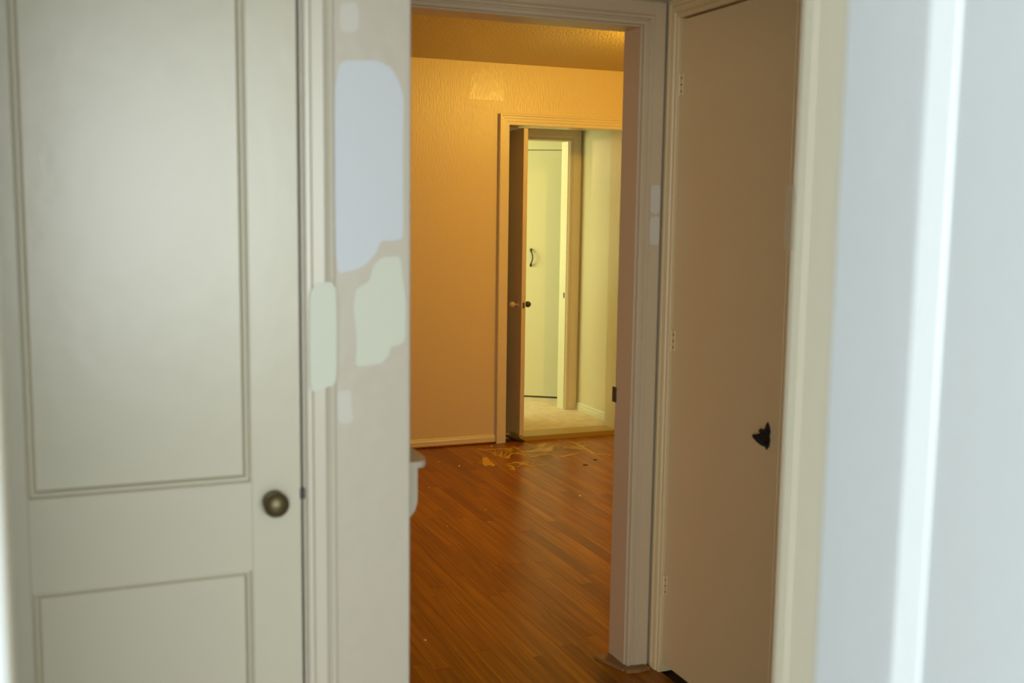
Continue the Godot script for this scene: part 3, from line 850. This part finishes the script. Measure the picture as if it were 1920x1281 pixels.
# ---------------------------------------------------------------- residue, flecks and broken trim on the floor
func ribbon(st: SurfaceTool, pts: Array, width: float) -> void:
	var c := Curve3D.new()
	for p: Vector2 in pts: c.add_point(Vector3(p.x, 0, p.y))
	var fine := []
	for i in pts.size() - 1:
		for k in 5:
			var t := k / 5.0
			var p0: Vector2 = pts[maxi(i - 1, 0)]
			var p3: Vector2 = pts[mini(i + 2, pts.size() - 1)]
			fine.append(pts[i].cubic_interpolate(pts[i + 1], p0, p3, t))
	fine.append(pts[-1])
	var l := []
	var r := []
	for i in fine.size():
		var t: Vector2 = (fine[mini(i + 1, fine.size() - 1)] - fine[maxi(i - 1, 0)]).normalized()
		var e := sin(PI * clampf(float(i) / (fine.size() - 1), 0.04, 0.96))
		var wd := width * (0.35 + 0.65 * e) * rng.randf_range(0.6, 1.3)
		l.append(fine[i] + Vector2(-t.y, t.x) * wd)
		r.append(fine[i] - Vector2(-t.y, t.x) * wd)
	for i in fine.size() - 1:
		var q := [l[i], l[i + 1], r[i + 1], r[i]].map(func(v): return Vector3(v.x, 0.0012, v.y))
		quad(st, q[0], q[1], q[2], q[3], Vector3.UP)
		var lo := q.map(func(v): return Vector3(v.x, -0.0005, v.z))
		quad(st, q[0], q[1], lo[1], lo[0], (q[0] - q[3]))
		quad(st, q[3], q[2], lo[2], lo[3], (q[3] - q[0]))


func loose_things() -> void:
	var streaks := [
		["long yellow glue streak closest to the far doorway casing", 0.014, M.residue, [Vector2(2.303, -6.164), Vector2(2.348, -6.126), Vector2(2.402, -6.114), Vector2(2.473, -6.106), Vector2(2.495, -6.049)]],
		["leftmost yellow loop of the comb-like glue mark on the floor", 0.008, M.residue, [Vector2(2.397, -6.082), Vector2(2.356, -5.968), Vector2(2.373, -5.946), Vector2(2.436, -6.069)]],
		["middle yellow loop of the comb-like glue mark on the floor", 0.008, M.residue, [Vector2(2.436, -6.069), Vector2(2.383, -5.943), Vector2(2.377, -5.883), Vector2(2.454, -6.03)]],
		["rightmost yellow loop of the comb-like glue mark on the floor", 0.008, M.residue, [Vector2(2.454, -6.03), Vector2(2.388, -5.894), Vector2(2.402, -5.874), Vector2(2.477, -6.023)]],
		["long wavy yellow glue streak running under the comb-like mark", 0.012, M.residue, [Vector2(2.304, -6.147), Vector2(2.354, -6.065), Vector2(2.359, -5.967), Vector2(2.383, -5.881), Vector2(2.46, -5.964), Vector2(2.512, -5.947), Vector2(2.516, -5.835), Vector2(2.597, -5.87), Vector2(2.667, -5.878), Vector2(2.706, -5.817)]],
		["yellow glue smear reaching right from the near blotch", 0.016, M.residue, [Vector2(2.331, -5.733), Vector2(2.367, -5.735), Vector2(2.396, -5.755), Vector2(2.416, -5.718), Vector2(2.438, -5.652), Vector2(2.493, -5.633), Vector2(2.572, -5.65)]],
		["short yellow glue tail nearest the viewer", 0.014, M.residue, [Vector2(2.314, -5.71), Vector2(2.336, -5.659), Vector2(2.314, -5.581), Vector2(2.308, -5.625)]],
		["pale glue streak just before the threshold", 0.012, M.residue_pale, [Vector2(2.634, -6.221), Vector2(2.662, -6.143), Vector2(2.716, -6.09), Vector2(2.803, -6.095), Vector2(2.854, -6.122)]],
		["long pale glue streak at the right end of the threshold", 0.022, M.residue_pale, [Vector2(2.933, -6.208), Vector2(2.958, -6.094), Vector2(2.948, -5.928), Vector2(2.939, -5.801), Vector2(2.978, -5.787), Vector2(3.022, -5.74)]],
		["pale glue streak between the comb-like mark and the jamb", 0.016, M.residue_pale, [Vector2(2.68, -5.889), Vector2(2.694, -5.79), Vector2(2.783, -5.822), Vector2(2.874, -5.855)]],
		["faint glue streak below the open door leaf", 0.007, M.residue, [Vector2(2.543, -6.166), Vector2(2.547, -6.031), Vector2(2.526, -5.91)]],
	]
	for s in streaks:
		var st := begin()
		ribbon(st, s[3], s[1] * 0.6)
		tag(obj("glue_streak", st, s[2]), s[0], "glue residue", "streaks of glue residue by the far doorway")
	# feathered smears over the varnish: yellow glue, and a paler tone by the threshold
	var fl: Node3D = get_node("floor")
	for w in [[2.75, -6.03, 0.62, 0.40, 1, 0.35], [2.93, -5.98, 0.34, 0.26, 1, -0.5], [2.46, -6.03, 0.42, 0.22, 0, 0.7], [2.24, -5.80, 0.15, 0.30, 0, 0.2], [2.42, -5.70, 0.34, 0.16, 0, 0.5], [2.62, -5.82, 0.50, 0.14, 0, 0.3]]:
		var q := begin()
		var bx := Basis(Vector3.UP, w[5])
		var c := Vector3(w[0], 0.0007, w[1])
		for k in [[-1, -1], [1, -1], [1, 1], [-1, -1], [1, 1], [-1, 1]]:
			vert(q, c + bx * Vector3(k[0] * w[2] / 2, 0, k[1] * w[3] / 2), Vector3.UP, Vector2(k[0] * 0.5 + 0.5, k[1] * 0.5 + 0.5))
		obj("floor_smear", q, M.worn[w[4]], fl, "feathered smear of yellow glue and paler tone over the varnish")
	var st := begin()
	plate(st, rounded([Vector2(2.245, -5.913), Vector2(2.281, -5.931), Vector2(2.27, -5.85), Vector2(2.258, -5.817), Vector2(2.262, -5.74), Vector2(2.238, -5.692), Vector2(2.22, -5.74), Vector2(2.189, -5.709), Vector2(2.2, -5.793), Vector2(2.225, -5.84)]), Vector3(0, -0.0005, 0), Vector3.RIGHT, Vector3.BACK, Vector3.UP, 0.0017)
	tag(obj("glue_blotch", st, M.residue), "broad yellow glue blotch, the leftmost on the floor", "glue residue")
	var spots := [
		[2.421, -6.207, 0.010, "white paint fleck beside the foot of the far doorway casing"], [2.053, -5.776, 0.009, "bright white paint fleck right of the wall shelf"], [1.975, -5.909, 0.006, "faint pale fleck near the far baseboard"],
		[1.737, -5.369, 0.006, "tiny fleck just right of the shelf bracket"], [1.866, -4.861, 0.006, "tiny fleck alone near the middle of the floor"], [1.812, -4.663, 0.005, "tiny fleck just below the middle of the floor"],
		[1.601, -4.665, 0.005, "tiny fleck below the shelf bracket"], [2.428, -4.947, 0.008, "white fleck on the right of the floor, near the doorway jamb"], [1.0926, -3.4123, 0.0075, "largest white paint fleck, low on the left of the floor"]]
	for s in spots:
		st = begin()
		var r: float = s[2]
		var ring := []
		for k in 7: ring.append(Vector3(s[0] + cos(TAU * k / 7) * r * rng.randf_range(0.5, 1.0), -0.0005, s[1] + sin(TAU * k / 7) * r * rng.randf_range(0.7, 1.4)))
		var tip := Vector3(s[0], r * 0.5, s[1])
		for k in 7: tri(st, ring[k], ring[(k + 1) % 7], tip, (ring[k] + ring[(k + 1) % 7]) / 2.0 - tip + Vector3(0, r * 1.5, 0))
		for k in range(1, 6): tri(st, ring[0], ring[k], ring[k + 1], Vector3.DOWN)
		tag(obj("paint_fleck", st, M.fleck), s[3], "paint fleck", "paint flecks on the strip floor")
	# dark scraps and a loose end of trim by the threshold
	st = begin()
	tube(st, [Vector3(2.555, 0.022, -6.44), Vector3(2.60, 0.018, -6.36), Vector3(2.63, 0.012, -6.29), Vector3(2.655, 0.010, -6.235)], [0.005, 0.010, 0.013, 0.006], 8)
	tag(obj("weatherstrip", st, M.debris), "dark curled strip at the left end of the threshold, under the door leaf", "strip")
	for s in [[2.74, -5.56, 0.03, "dark scrap on the floor below the glue streaks, the right one"], [2.86, -5.66, 0.02, "small dark scrap between the right-hand glue streaks"]]:
		st = begin()
		plate(st, rounded([Vector2(s[0], s[1]), Vector2(s[0] + s[2], s[1] - 0.01), Vector2(s[0] + s[2] * 1.1, s[1] + 0.012), Vector2(s[0] + s[2] * 0.3, s[1] + 0.02)]), Vector3(0, -0.0005, 0), Vector3.RIGHT, Vector3.BACK, Vector3.UP, 0.003)
		tag(obj("scrap", st, M.debris), s[3], "scrap")
	# broken shoe moulding round the foot of the right casing
	var t := base("trim_14", "broken raw shoe moulding at the foot of the right doorway casing", "trim", Vector3.ZERO, "structure")
	st = begin()
	plate(st, PackedVector2Array([Vector2(1.575, -3.075), Vector2(1.634, -3.075), Vector2(1.634, -2.945), Vector2(1.612, -2.945), Vector2(1.60, -2.99), Vector2(1.585, -3.03)]), Vector3(0, -0.0005, 0), Vector3.RIGHT, Vector3.BACK, Vector3.UP, 0.010)
	obj("shoe_piece", st, M.raw_wood, t)
	st = begin()
	plate(st, PackedVector2Array([Vector2(1.618, -2.952), Vector2(1.690, -2.952), Vector2(1.702, -2.925), Vector2(1.66, -2.918), Vector2(1.618, -2.928)]), Vector3(0, -0.0005, 0), Vector3.RIGHT, Vector3.BACK, Vector3.UP, 0.012)
	obj("shoe_piece", st, M.raw_wood, t)
